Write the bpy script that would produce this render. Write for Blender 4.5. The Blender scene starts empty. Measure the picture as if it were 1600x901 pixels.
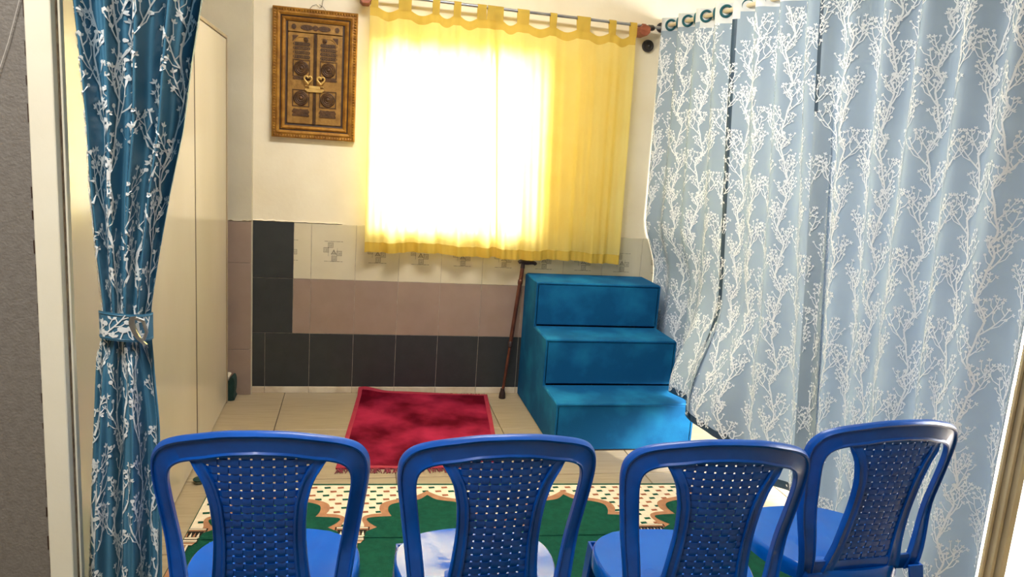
import bpy, bmesh, math, random
from mathutils import Vector, Matrix
from mathutils.geometry import tessellate_polygon

S = bpy.context.scene
COL = S.collection
R = math.radians
rnd = random.Random(7)

# ------------------------------------------------------------------ camera
FPX = 1181.69
YAW, PITCH, ROLL = 0.207753, 0.182583, 0.068728
cam_data = bpy.data.cameras.new('camera')
cam_data.sensor_fit = 'HORIZONTAL'
cam_data.sensor_width = 36.0
cam_data.lens = FPX / 1600 * 36.0
cam_data.clip_start = 0.05
cam = bpy.data.objects.new('camera', cam_data)
COL.objects.link(cam)
S.camera = cam
fw = Vector((math.sin(YAW) * math.cos(PITCH), math.cos(YAW) * math.cos(PITCH), -math.sin(PITCH)))
rt = Vector((math.cos(YAW), -math.sin(YAW), 0))
up = rt.cross(fw)
rt2 = rt * math.cos(ROLL) + up * math.sin(ROLL)
up2 = -rt * math.sin(ROLL) + up * math.cos(ROLL)
mw = Matrix((rt2, up2, -fw)).transposed().to_4x4()
mw.translation = Vector((0.50353, -4.43512, 1.50214))
cam.matrix_world = mw

# ------------------------------------------------------------------ light and exposure
W = bpy.data.worlds.new('world')
S.world = W
W.use_nodes = True
bg = W.node_tree.nodes['Background']
bg.inputs[0].default_value = (0.97, 0.985, 1.0, 1)
bg.inputs[1].default_value = 28.0

def sun_lamp(name, direction, strength, color, angle):
    d = bpy.data.lights.new(name, 'SUN')
    d.energy = strength; d.color = color; d.angle = R(angle)
    o = bpy.data.objects.new(name, d); COL.objects.link(o)
    o.rotation_euler = Vector(direction).to_track_quat('-Z', 'Y').to_euler()
    return o
sun_lamp('sun', (-1.0, 0.10, -0.62), 4.2, (1.0, 0.96, 0.90), 1.2)

def area_lamp(name, loc, size_x, size_y, power, color, target=None, portal=False):
    d = bpy.data.lights.new(name, 'AREA')
    d.shape = 'RECTANGLE'; d.size = size_x; d.size_y = size_y; d.energy = power; d.color = color
    o = bpy.data.objects.new(name, d); COL.objects.link(o)
    o.location = loc
    if target is not None:
        o.rotation_euler = (Vector(target) - Vector(loc)).to_track_quat('-Z', 'Y').to_euler()
    if portal:
        d.cycles.is_portal = True
    return o
# ceiling tube light of the room; unseen hall lamp added to brighten left jamb
area_lamp('room_tube_light', (0.95, -1.35, 2.82), 1.2, 0.35, 54, (1.0, 0.975, 0.93), (0.95, -1.35, 0))
area_lamp('hall_fill_light', (-0.20, -3.95, 2.82), 0.35, 1.3, 62, (1.0, 0.975, 0.94), (-0.20, -3.95, 0))
# sky portals: the window and the gap in the added right wall
area_lamp('window_portal', (1.05, 0.30, 1.53), 1.0, 1.2, 1, (1, 1, 1), (1.05, -1, 1.53), True)
area_lamp('right_gap_portal', (3.60, -1.77, 1.10), 1.5, 2.2, 1, (1, 1, 1), (0, -1.77, 1.10), True)

S.view_settings.view_transform = 'Standard'
S.view_settings.look = 'None'
S.view_settings.exposure = 0.0
S.view_settings.gamma = 1.0
S.view_settings.use_curve_mapping = False

# ------------------------------------------------------------------ helpers
def lin(r, g, b):
    def f(c):
        c /= 255.0
        return c / 12.92 if c <= 0.04045 else ((c + 0.055) / 1.055) ** 2.4
    return (f(r), f(g), f(b), 1.0)

def mat(name, col, rough=0.6, col2=None, nscale=8.0, bump=0.0, bscale=60.0, spec=0.5, metal=0.0,
        sheen=0.0, coat=0.0, stretch=(1, 1, 1), contrast=(0.35, 0.65), per_object=0.0, detail=4.0, trans=0.0):
    m = bpy.data.materials.new(name)
    m.use_nodes = True
    nt = m.node_tree; N = nt.nodes; L = nt.links
    b = N['Principled BSDF']
    b.inputs['Base Color'].default_value = col
    b.inputs['Roughness'].default_value = rough
    b.inputs['Specular IOR Level'].default_value = spec
    b.inputs['Metallic'].default_value = metal
    b.inputs['Sheen Weight'].default_value = sheen
    b.inputs['Coat Weight'].default_value = coat
    b.inputs['Coat Roughness'].default_value = 0.08
    tc = N.new('ShaderNodeTexCoord')
    mp = N.new('ShaderNodeMapping'); mp.inputs['Scale'].default_value = stretch
    L.new(tc.outputs['Object'], mp.inputs['Vector'])
    vec = mp.outputs['Vector']
    if per_object > 0:
        oi = N.new('ShaderNodeObjectInfo')
        ad = N.new('ShaderNodeVectorMath'); ad.operation = 'ADD'
        mu = N.new('ShaderNodeMath'); mu.operation = 'MULTIPLY'; mu.inputs[1].default_value = 37.0
        L.new(oi.outputs['Random'], mu.inputs[0])
        L.new(vec, ad.inputs[0]); L.new(mu.outputs[0], ad.inputs[1])
        vec = ad.outputs[0]
    src = None
    if col2 is not None:
        n = N.new('ShaderNodeTexNoise'); n.inputs['Scale'].default_value = nscale; n.inputs['Detail'].default_value = detail
        L.new(vec, n.inputs['Vector'])
        r = N.new('ShaderNodeValToRGB')
        r.color_ramp.elements[0].position = contrast[0]; r.color_ramp.elements[0].color = col
        r.color_ramp.elements[1].position = contrast[1]; r.color_ramp.elements[1].color = col2
        L.new(n.outputs['Fac'], r.inputs['Fac'])
        src = r.outputs['Color']
        L.new(src, b.inputs['Base Color'])
    if bump > 0:
        n2 = N.new('ShaderNodeTexNoise'); n2.inputs['Scale'].default_value = bscale; n2.inputs['Detail'].default_value = 3
        L.new(vec, n2.inputs['Vector'])
        bp = N.new('ShaderNodeBump'); bp.inputs['Strength'].default_value = bump; bp.inputs['Distance'].default_value = 0.01
        L.new(n2.outputs['Fac'], bp.inputs['Height'])
        L.new(bp.outputs['Normal'], b.inputs['Normal'])
    if trans > 0:
        t = N.new('ShaderNodeBsdfTranslucent')
        t.inputs['Color'].default_value = col
        if src is not None: L.new(src, t.inputs['Color'])
        mx = N.new('ShaderNodeMixShader'); mx.inputs[0].default_value = trans
        L.new(b.outputs[0], mx.inputs[1]); L.new(t.outputs[0], mx.inputs[2])
        L.new(mx.outputs[0], N['Material Output'].inputs['Surface'])
    return m

class MB:
    """collects vertices and faces for one mesh object"""
    def __init__(s): s.v = []; s.f = []; s.m = []
    def vert(s, p): s.v.append(tuple(p)); return len(s.v) - 1
    def face(s, ids, m=0): s.f.append(tuple(ids)); s.m.append(m)
    def poly(s, pts, m=0): s.face([s.vert(p) for p in pts], m)
    def box(s, a, b, m=0, ch=0.0):
        x0, y0, z0 = a; x1, y1, z1 = b
        if ch <= 0:
            c = [s.vert(p) for p in ((x0,y0,z0),(x1,y0,z0),(x1,y1,z0),(x0,y1,z0),(x0,y0,z1),(x1,y0,z1),(x1,y1,z1),(x0,y1,z1))]
            for q in ((0,3,2,1),(4,5,6,7),(0,1,5,4),(1,2,6,5),(2,3,7,6),(3,0,4,7)):
                s.face([c[i] for i in q], m)
        else:
            bm = bmesh.new(); bmesh.ops.create_cube(bm, size=1)
            for v in bm.verts:
                v.co = Vector((x0 + (v.co.x + .5) * (x1 - x0), y0 + (v.co.y + .5) * (y1 - y0), z0 + (v.co.z + .5) * (z1 - z0)))
            bmesh.ops.bevel(bm, geom=list(bm.edges), offset=ch, segments=1, affect='EDGES')
            s.add_bm(bm, m)
    def add_bm(s, bm, m=0):
        o = len(s.v); bm.verts.index_update()
        for v in bm.verts: s.v.append(tuple(v.co))
        for f in bm.faces: s.face([o + v.index for v in f.verts], m)
        bm.free()
    def grid(s, fn, nu, nv, m=0, flip=False, mfn=None):
        ids = [[s.vert(fn(i / nu, j / nv)) for j in range(nv + 1)] for i in range(nu + 1)]
        for i in range(nu):
            for j in range(nv):
                q = (ids[i][j], ids[i+1][j], ids[i+1][j+1], ids[i][j+1])
                s.face(q[::-1] if flip else q, m if mfn is None else mfn((i + .5) / nu, (j + .5) / nv))
    def tube(s, pts, r, n=8, m=0, cap=True, closed=False):
        pts = [Vector(p) for p in pts]; k = len(pts)
        rr = r if isinstance(r, (list, tuple)) else [r] * k
        rings = []; prev = None
        for i, p in enumerate(pts):
            if closed: t = pts[(i+1) % k] - pts[i-1]
            else: t = pts[min(i+1, k-1)] - pts[max(i-1, 0)]
            t = t.normalized() if t.length > 0 else Vector((0, 0, 1))
            if prev is None:
                a = Vector((0, 0, 1)) if abs(t.z) < .9 else Vector((1, 0, 0))
                prev = t.cross(a).normalized()
            prev = (prev - t * prev.dot(t)).normalized()
            w = t.cross(prev)
            rings.append([s.vert(p + (prev * math.cos(2*math.pi*j/n) + w * math.sin(2*math.pi*j/n)) * rr[i]) for j in range(n)])
        for i in range(k if closed else k - 1):
            A = rings[i]; B = rings[(i+1) % k]
            for j in range(n): s.face((A[j], A[(j+1) % n], B[(j+1) % n], B[j]), m)
        if cap and not closed:
            s.face(rings[0][::-1], m); s.face(rings[-1], m)
    def lathe(s, prof, c, axis='z', n=24, m=0):
        rings = []
        for r, h in prof:
            ring = []
            for j in range(n):
                a = 2 * math.pi * j / n; x, y = r * math.cos(a), r * math.sin(a)
                p = (x, y, h) if axis == 'z' else ((x, h, y) if axis == 'y' else (h, x, y))
                ring.append(s.vert((c[0] + p[0], c[1] + p[1], c[2] + p[2])))
            rings.append(ring)
        for A, B in zip(rings, rings[1:]):
            for j in range(n): s.face((A[j], A[(j+1) % n], B[(j+1) % n], B[j]), m)
        s.face(rings[0][::-1], m); s.face(rings[-1], m)
    def loft(s, loops, m=0, closed=True, cap=True):
        ids = [[s.vert(p) for p in L] for L in loops]; n = len(ids[0])
        for A, B in zip(ids, ids[1:]):
            for j in range(n if closed else n - 1): s.face((A[j], A[(j+1) % n], B[(j+1) % n], B[j]), m)
        if cap and closed:
            s.face(ids[0][::-1], m); s.face(ids[-1], m)
    def flat(s, pts2, fn, m=0):
        """triangulated flat polygon, fn maps 2D to 3D"""
        vs = [Vector((p[0], p[1], 0)) for p in pts2]
        ids = [s.vert(fn(p[0], p[1])) for p in pts2]
        for t in tessellate_polygon([vs]): s.face([ids[i] for i in t], m)
    def prism(s, pts2, fn0, fn1, m=0):
        """closed prism between the maps fn0 and fn1 of a 2D polygon"""
        s.flat(pts2, fn0, m); s.flat(pts2, fn1, m)
        a = [s.vert(fn0(*p)) for p in pts2]; b = [s.vert(fn1(*p)) for p in pts2]; n = len(a)
        for j in range(n): s.face((a[j], a[(j+1) % n], b[(j+1) % n], b[j]), m)
    def mesh(s, name, mats, smooth=False, recalc=True):
        me = bpy.data.meshes.new(name)
        me.from_pydata(s.v, [], s.f)
        for m in (mats if isinstance(mats, (list, tuple)) else [mats]): me.materials.append(m)
        me.polygons.foreach_set('material_index', s.m)
        if recalc:
            bm = bmesh.new(); bm.from_mesh(me)
            bmesh.ops.recalc_face_normals(bm, faces=bm.faces)
            bm.to_mesh(me); bm.free()
        if smooth:
            me.shade_smooth()
            if smooth != 'full': me.set_sharp_from_angle(angle=R(40))
        me.update()
        return me
    def build(s, name, mats, parent=None, smooth=False, loc=(0, 0, 0), rz=0.0, recalc=True):
        return put(name, s.mesh(name, mats, smooth, recalc), parent, loc, rz)

def put(name, me, parent=None, loc=(0, 0, 0), rz=0.0):
    o = bpy.data.objects.new(name, me); COL.objects.link(o)
    o.location = loc; o.rotation_euler = (0, 0, rz)
    if parent is not None: o.parent = parent
    return o

def empty(name, loc=(0, 0, 0), rz=0.0):
    o = bpy.data.objects.new(name, None); COL.objects.link(o)
    o.location = loc; o.rotation_euler = (0, 0, rz); o.empty_display_size = .1
    return o

def tag(o, label, cat, group=None):
    o['label'] = label; o['category'] = cat
    if group: o['group'] = group
    return o

def struct(o, label=None):
    o['kind'] = 'structure'
    if label: o['label'] = label
    return o

def copy_tree(o, parent=None):
    c = o.copy(); COL.objects.link(c)
    if parent is not None: c.parent = parent
    for ch in list(o.children): copy_tree(ch, c)
    return c

def lerp(a, b, t): return a + (b - a) * t
def sstep(a, b, x):
    t = max(0.0, min(1.0, (x - a) / (b - a))); return t * t * (3 - 2 * t)
def interp(tab, x):
    if x <= tab[0][0]: return tab[0][1]
    for (x0, y0), (x1, y1) in zip(tab, tab[1:]):
        if x <= x1: return lerp(y0, y1, (x - x0) / (x1 - x0))
    return tab[-1][1]
def smooth_path(pts, n):
    """Catmull-Rom through 2D points"""
    P = [Vector((p[0], p[1])) for p in pts]; out = []
    for i in range(len(P) - 1):
        p0 = P[max(i-1, 0)]; p1 = P[i]; p2 = P[i+1]; p3 = P[min(i+2, len(P)-1)]
        for k in range(n):
            t = k / n
            out.append(0.5 * ((2*p1) + (p2-p0)*t + (2*p0-5*p1+4*p2-p3)*t*t + (3*p1-p0-3*p2+p3)*t*t*t))
    out.append(P[-1]); return out

# ------------------------------------------------------------------ materials
M_wall = mat('cream_wall_paint', lin(240, 229, 205), .75, lin(232, 219, 192), 3, .08, 40)
M_pil = mat('beige_pilaster_paint', lin(206, 196, 172), .75, lin(196, 186, 162), 4, .08, 40)
M_ceil = mat('ceiling_paint', lin(236, 232, 222), .8, lin(228, 224, 214), 3)
M_hall = mat('grey_hall_paint', lin(132, 126, 118), .6, lin(123, 116, 108), 60, .25, 160)
M_grout = mat('tile_grout', lin(196, 186, 168), .9, lin(150, 138, 124), 20)
M_tdark = mat('charcoal_wall_tile', lin(54, 57, 58), .42, lin(49, 52, 53), 14, .03, 120, per_object=1)
M_tpink = mat('taupe_pink_wall_tile', lin(158, 136, 122), .42, lin(152, 130, 116), 10, .03, 120, per_object=1)
M_twhite = mat('ivory_wall_tile', lin(214, 203, 176), .3, lin(209, 198, 170), 8, .02, 100, per_object=1)
M_motif = mat('grey_tile_print', lin(92, 84, 74), .5, lin(120, 108, 92), 90)
M_skirt = mat('cream_skirting_tile', lin(226, 214, 192), .4, lin(198, 178, 152), 9, per_object=1)
M_floor = mat('cream_wood_grain_floor_tile', lin(170, 153, 126), .28, lin(152, 134, 106), 5, .02, 40,
              stretch=(1.2, 16, 1), per_object=1, contrast=(.3, .75))
M_fgrout = mat('floor_joint', lin(128, 108, 84), .9, lin(108, 90, 70), 20)
M_lam = mat('cream_laminate', lin(206, 192, 168), .18, lin(200, 186, 161), 2.5, spec=.6, stretch=(1, 1, .4))
M_lamedge = mat('laminate_edge_strip', lin(168, 150, 122), .35, lin(156, 138, 110), 4)
M_gapshade = mat('gap_shade_brown', lin(84, 66, 48), .8, lin(72, 56, 40), 10)
M_jamb = mat('ivory_door_frame_paint', lin(250, 244, 222), .45, lin(245, 238, 214), 6, .04, 60)
M_jambd = mat('dark_frame_groove', lin(150, 132, 104), .8, lin(96, 76, 56), 40)  # grooves get a darker, mottled brown than the frame
M_ivrod = mat('ivory_rod', lin(214, 200, 172), .35, lin(200, 184, 150), 8)
M_steel = mat('steel_rod', lin(172, 172, 176), .28, lin(150, 150, 156), 12, metal=.9)
M_orange = mat('orange_brown_wood', lin(166, 92, 60), .5, lin(136, 70, 44), 12, stretch=(1, 1, 6))
M_black = mat('black_plastic', lin(40, 34, 32), .45, lin(52, 46, 44), 40)
M_cane = mat('copper_brown_metal', lin(116, 70, 52), .32, lin(92, 54, 42), 20, metal=.45)
M_caneb = mat('dark_brown_rubber', lin(58, 40, 34), .5, lin(46, 32, 28), 30)
M_wire = mat('dark_wire', lin(78, 70, 62), .5, lin(60, 54, 48), 50)
M_thread = mat('white_thread', lin(216, 210, 202), .8, lin(200, 194, 186), 50)
M_blue = mat('blue_moulded_plastic', lin(4, 88, 188), .33, lin(3, 70, 156), 9, .015, 90, spec=.35, coat=.08)
M_seat = mat('glossy_blue_plastic', lin(4, 98, 200), .17, lin(3, 90, 190), 6, bump=.02, bscale=14, spec=.4, coat=.12)
M_fp_dark = mat('petrol_blue_satin', lin(78, 132, 160), .36, lin(68, 120, 148), 5, .05, 300, spec=.45)
M_fp_print = mat('white_flock_print', lin(248, 250, 248), .6, lin(242, 246, 245), 30)
M_rev = mat('pale_blue_fabric_reverse', lin(152, 170, 186), .7, lin(144, 162, 180), 4, .04, 320, trans=.04)
M_revprint = mat('white_print_through_reverse', lin(246, 250, 253), .7, lin(243, 248, 252), 20, trans=.04)
M_header = mat('white_header_tape', lin(226, 228, 228), .7, lin(214, 218, 220), 20, trans=.12)
M_hemd = mat('dark_front_hem', lin(42, 70, 92), .5, lin(36, 62, 84), 30)
M_teal = mat('teal_eyelet_plastic', lin(24, 96, 108), .3, lin(20, 84, 96), 20)
M_yel = mat('yellow_sheer_cotton', lin(253, 237, 158), .8, lin(251, 232, 147), 6, .04, 300, trans=.72)
M_yelhem = mat('yellow_double_cotton_shaded', lin(218, 184, 78), .8, lin(208, 174, 68), 6, .04, 300, trans=.3)  # doubled cloth, its colour also darkened for the missing backlight
M_step = mat('blue_velour_carpet', lin(3, 82, 128), .85, lin(22, 118, 164), 4.5, .12, 260, sheen=.0, contrast=(.46, .74), detail=8, spec=.2)
M_rug = mat('crimson_plush', lin(84, 1, 20), .9, lin(166, 38, 68), 3.2, .2, 220, contrast=(.40, .66), detail=6, spec=.08)
M_rughem = mat('crimson_hem', lin(158, 34, 56), .8, lin(146, 26, 48), 20)
M_fringe = mat('crimson_fringe', lin(146, 52, 66), .85, lin(98, 24, 40), 60)
M_cgreen = mat('green_carpet_pile', lin(14, 80, 60), .9, lin(9, 68, 50), 40, .3, 300, spec=.15)
M_ccream = mat('cream_carpet_pile', lin(236, 220, 192), .9, lin(226, 208, 178), 40, .3, 300, spec=.15)
M_cbrown = mat('tan_carpet_pile', lin(178, 128, 94), .9, lin(166, 116, 84), 40, .3, 300, spec=.15)
M_cdark = mat('dark_carpet_line', lin(50, 40, 34), .9, lin(40, 34, 30), 40, .3, 300, spec=.1)
M_cred = mat('rust_carpet_dash', lin(160, 98, 70), .9, lin(148, 88, 62), 40, .3, 300, spec=.1)
M_gold = mat('antique_gold', lin(172, 122, 44), .42, lin(136, 90, 30), 24, .25, 80, metal=.35)
M_goldl = mat('pale_gold', lin(166, 124, 62), .45, lin(136, 98, 44), 30, .15, 120, metal=.3)
M_brass = mat('bright_brass', lin(214, 178, 106), .4, lin(196, 156, 84), 30, .1, 120, metal=.3)
M_bronze = mat('dark_bronze', lin(92, 62, 34), .5, lin(70, 46, 26), 30, .3, 120, metal=.3)
M_umber = mat('dark_umber', lin(66, 42, 26), .6, lin(52, 34, 22), 30, .1, 100)
M_alu = mat('window_aluminium', lin(220, 220, 220), .4, lin(206, 206, 206), 10, metal=.3)
M_hook = mat('brushed_nickel', lin(168, 168, 164), .35, lin(140, 140, 138), 20, metal=.85)
M_rubberw = mat('ivory_cloth', lin(222, 212, 190), .9, lin(204, 190, 164), 20)
M_dkgreen = mat('dark_green_cloth', lin(22, 58, 50), .9, lin(16, 46, 40), 30, .2, 200)

def glass(name, tint, fac):
    m = bpy.data.materials.new(name); m.use_nodes = True
    nt = m.node_tree; N = nt.nodes; L = nt.links
    N.remove(N['Principled BSDF'])
    t = N.new('ShaderNodeBsdfTransparent'); t.inputs[0].default_value = tint
    g = N.new('ShaderNodeBsdfGlossy'); g.inputs['Roughness'].default_value = .03
    fr = N.new('ShaderNodeFresnel'); fr.inputs[0].default_value = 1.45
    ad = N.new('ShaderNodeMath'); ad.operation = 'ADD'; ad.inputs[1].default_value = fac; ad.use_clamp = True
    L.new(fr.outputs[0], ad.inputs[0])
    mx = N.new('ShaderNodeMixShader')
    L.new(ad.outputs[0], mx.inputs[0]); L.new(t.outputs[0], mx.inputs[1]); L.new(g.outputs[0], mx.inputs[2])
    L.new(mx.outputs[0], N['Material Output'].inputs['Surface'])
    return m
M_glass = glass('window_glass', (.97, .98, .97, 1), 0.0)
M_gglass = glass('greenish_glass', (.62, .74, .62, 1), .08)

# ------------------------------------------------------------------ setting: shell
HZ = 2.90            # ceiling height
WX0, WX1, WZ0, WZ1 = 0.565, 1.50, 0.98, 1.99     # window opening
PLY = 0.006          # plaster face of the back wall (tile faces are at y = 0)
b = MB()
for x0, x1, z0, z1 in ((-0.9, WX0, 0, HZ), (WX1, 5.2, 0, HZ), (WX0, WX1, 0, WZ0), (WX0, WX1, WZ1, HZ)):
    b.box((x0, PLY, z0), (x1, PLY + .2, z1))
wall_back = struct(b.build('wall_back', M_wall))
b = MB(); b.box((-0.9, -2.44, 0), (-0.78, PLY, HZ)); wall_left = struct(b.build('wall_left', M_wall))
b = MB(); b.box((-2.6, -7.4, HZ), (3.52, .206, HZ + .12)); ceiling = struct(b.build('ceiling', M_ceil))
# wall the opening is cut into: left piece, and lintel above the opening
b = MB(); b.box((-2.6, -2.60, 0), (-0.190, -2.44, HZ)); b.box((-0.190, -2.60, 2.42), (3.40, -2.44, HZ))
wall_front = struct(b.build('wall_front', M_hall))
b = MB(); b.box((-2.7, -7.4, 0), (-2.6, -2.44, HZ)); struct(b.build('wall_hall_left', M_hall))
b = MB(); b.box((-2.7, -7.5, 0), (5.2, -7.4, HZ)); struct(b.build('wall_rear', M_hall))
# unseen right wall added to limit sky light, with a gap for the sun
b = MB(); b.box((3.40, -7.4, 0), (3.52, -2.5, HZ)); b.box((3.40, -1.05, 0), (3.52, .2, HZ)); b.box((3.40, -2.5, 2.2), (3.52, -1.05, HZ))
struct(b.build('wall_right_blocker', M_wall))
# floor slab and its tiles
b = MB(); b.box((-2.7, -7.5, -.15), (6.6, .206, -.010)); floor = struct(b.build('floor', M_fgrout))
T = .595
tb = MB(); tb.box((.002, .002, -.010), (T - .002, T - .002, 0), 0, .0015)
tile_me = tb.mesh('floor_tile', M_floor)
for i in range(-6, 10):
    for j in range(1, 13):
        x = .711 + i * T; y = -j * T
        if x < -2.75 or x > 6.0: continue
        put('floor_tile', tile_me, floor, (x, y, 0))

# wall tiles (children of the back wall)
def wall_tile(x0, x1, z0, z1, m, g=.0011, y=0.0, parent=None, thick=.006):
    t = MB(); t.box((x0 + g, y, z0 + g), (x1 - g, y + thick, z1 - g), 0, .0008)
    return t.build('wall_tile', m, parent or wall_back)
H, Z0 = .32318, .0378
Z1, Z2, Z3 = Z0 + H, Z0 + 2 * H, Z0 + 3 * H
g = MB(); g.box((-.07, .0022, 0), (2.55, PLY, Z3)); g.build('grout', M_grout, wall_back)

def motif(tile, cx, cz, xmin=-9, xmax=9):
    """flat line print on a tile: dashes, four framed squares, a triangle"""
    mb = MB(); yy = -.0004
    def quad(x0, z0, x1, z1):
        x0 = max(x0, xmin); x1 = min(x1, xmax)
        if x1 - x0 < .0004: return
        mb.poly(((x0, yy, z0), (x1, yy, z0), (x1, yy, z1), (x0, yy, z1)))
    def ring(x, z, h, w):
        quad(x-h, z-h, x+h, z-h+w); quad(x-h, z+h-w, x+h, z+h); quad(x-h, z-h, x-h+w, z+h); quad(x+h-w, z-h, x+h, z+h)
    for dz in (.058, -.058):
        x = -.052
        for ln in (.020, .006, .026, .005, .020, .012):
            quad(cx + x, cz + dz - .0012, cx + x + ln, cz + dz + .0012); x += ln + .003
    for dx, dz in ((-.017, .036), (-.042, .008), (.032, -.010), (.004, -.040)):
        ring(cx + dx, cz + dz, .0145, .0022); ring(cx + dx, cz + dz, .0085, .0016); ring(cx + dx + .001, cz + dz - .001, .0035, .0014)
    tx, tz = cx + .001, cz - .004
    for h, w in ((.0155, .0025), (.008, .0018)):
        tri = [(-h, -h * .8), (h, -h * .8), (0, h)]
        for k in range(3):
            a = Vector(tri[k]); c = Vector(tri[(k+1) % 3]); d = (c - a).normalized(); n = Vector((-d.y, d.x)) * w
            q = [a, c, c + n, a + n]
            if all(xmin < tx + p.x < xmax for p in q): mb.poly([(tx + p.x, yy, tz + p.y) for p in q])
    quad(cx - .030, cz + .006, cx - .0285, cz - .028); quad(cx + .020, cz - .002, cx + .0212, cz + .02)
    if mb.f: mb.build('motif', M_motif, tile, recalc=False)

MZ = .850
for k in range(-1, 10):
    x0, x1 = k * .25, (k + 1) * .25
    x0 = max(x0, -.07)
    wall_tile(x0, x1, Z0, Z1, M_tdark)                               # bottom row: charcoal
    s = struct  # noqa
    if k >= 0:
        a = .153 if k == 0 else x0
        wall_tile(a, x1, Z1, Z2, M_tpink)
        t = wall_tile(a, x1, Z2, Z3, M_twhite)
        motif(t, k * .25 + .125, MZ, a + .002, x1 - .002)
wall_tile(-.07, .153, Z1, Z2, M_tdark)
wall_tile(-.07, .153, Z2, Z3, M_tdark)
# thin plaster ridge left above the tiles
b = MB()
def ridge(u, v):
    x = lerp(-.07, .42, u)
    h = .004 + .006 * abs(math.sin(x * 37) * math.sin(x * 91 + 1)) + (.010 if x < .10 and v > .3 else 0) * abs(math.sin(x * 55))
    return (x, -.004 + .010 * v, Z3 + h * math.sin(math.pi * min(1, v + .2)))
b.grid(ridge, 50, 4); b.build('plaster_ridge', M_wall, wall_back, True)
# skirting row
bb = MB(); bb.box((-.07, .002, 0), (2.55, .0055, Z0)); bb = struct(bb.build('baseboard_back', M_grout))
for k in range(-1, 10):
    x0, x1 = max(k * .25, -.07), (k + 1) * .25
    t = MB(); t.box((x0 + .001, -.006, .0005), (x1 - .001, .002, Z0 - .001), 0, .001); t.build('skirting_tile', M_skirt, bb)

# pilaster in the left corner, tiled taupe below
b = MB(); b.box((-.78, -.034, 0), (-.072, PLY, HZ)); pil = struct(b.build('trim_1', M_pil))
for z0, z1 in ((0, .272), (.272, .773), (.773, 1.004)):
    for x0, x1 in ((-.566, -.318), (-.318, -.070)):
        wall_tile(x0, x1, z0, z1, M_tpink, y=-.042, parent=pil, thick=.008)
b = MB(); b.box((-.078, -.0415, 0), (-.0695, -.002, 1.002)); b.build('tile_edge_trim', M_pil, pil)
b = MB(); b.grid(lambda u, v: (lerp(-.50, -.068, u), lerp(-.044, -.034, v), 1.004 + .008 * abs(math.sin(u * 40) * math.sin(u * 13 + 2)) * (1 - .6 * v) + .002), 60, 2)
b.build('plaster_ridge', M_wall, pil, True)

# door frame of the wide opening: two jambs
M_jambr = mat('dimmed_ivory_frame_paint', lin(198, 184, 150), .5, lin(188, 172, 138), 6, .04, 60)  # same ivory paint, darkened to offset strong light on the right jamb
def jamb(name, strips, z1, m0=None):
    root = MB()
    x0, x1, y0, y1 = strips[0]
    root.box((x0, y0, 0), (x1, y1, z1), 0, .002)
    o = struct(root.build(name, m0 or M_jamb))
    for (a, c, y0, y1, m) in strips[1:]:
        k = MB(); k.box((a, y0, 0), (c, y1, z1), 0, .0015); k.build('moulding', m, o)
    return o
LJ = jamb('trim_2', [(-.190, -.1395, -2.612, -2.556), (-.1395, -.137, -2.585, -2.560, M_jambd), (-.1395, -.133, -2.578, -2.556, M_jamb)], 2.42)
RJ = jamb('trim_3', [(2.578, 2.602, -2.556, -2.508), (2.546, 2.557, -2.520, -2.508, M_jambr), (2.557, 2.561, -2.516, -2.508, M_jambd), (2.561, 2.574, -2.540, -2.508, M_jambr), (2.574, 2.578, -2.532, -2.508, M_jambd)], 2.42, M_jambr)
# dark ragged gap between hall wall paint and the left jamb
b = MB()
for k in range(34):
    z = .15 + k * .07 + rnd.uniform(-.02, .02); h = rnd.uniform(.006, .05); w = rnd.uniform(.001, .004)
    b.box((-.1925 - w, -2.6025, z), (-.1905, -2.600, z + h))
b.box((-.1915, -2.6025, 0), (-.1895, -2.60, 2.4))
b.build('chipped_paint', M_umber, LJ)

# window with frame, two sliding panes and sill
win = struct(empty('window_1', ((WX0 + WX1) / 2, .1, WZ0)))
cx = (WX0 + WX1) / 2
def wbox(name, a, c, m, parent):
    k = MB(); k.box((a[0] - cx, a[1] - .1, a[2] - WZ0), (c[0] - cx, c[1] - .1, c[2] - WZ0), 0, .002); return k.build(name, m, parent)
wbox('window_frame', (WX0, .12, WZ0), (WX0 + .03, .17, WZ1), M_alu, win)
wbox('window_frame', (WX1 - .03, .12, WZ0), (WX1, .17, WZ1), M_alu, win)
wbox('window_frame', (WX0 + .03, .12, WZ0), (WX1 - .03, .17, WZ0 + .03), M_alu, win)
wbox('window_frame', (WX0 + .03, .12, WZ1 - .03), (WX1 - .03, .17, WZ1), M_alu, win)
wbox('mullion', (cx - .015, .12, WZ0 + .03), (cx + .015, .17, WZ1 - .03), M_alu, win)
wbox('pane', (WX0 + .03, .143, WZ0 + .03), (cx - .015, .147, WZ1 - .03), M_glass, win)
wbox('pane', (cx + .015, .143, WZ0 + .03), (WX1 - .03, .147, WZ1 - .03), M_glass, win)

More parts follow.
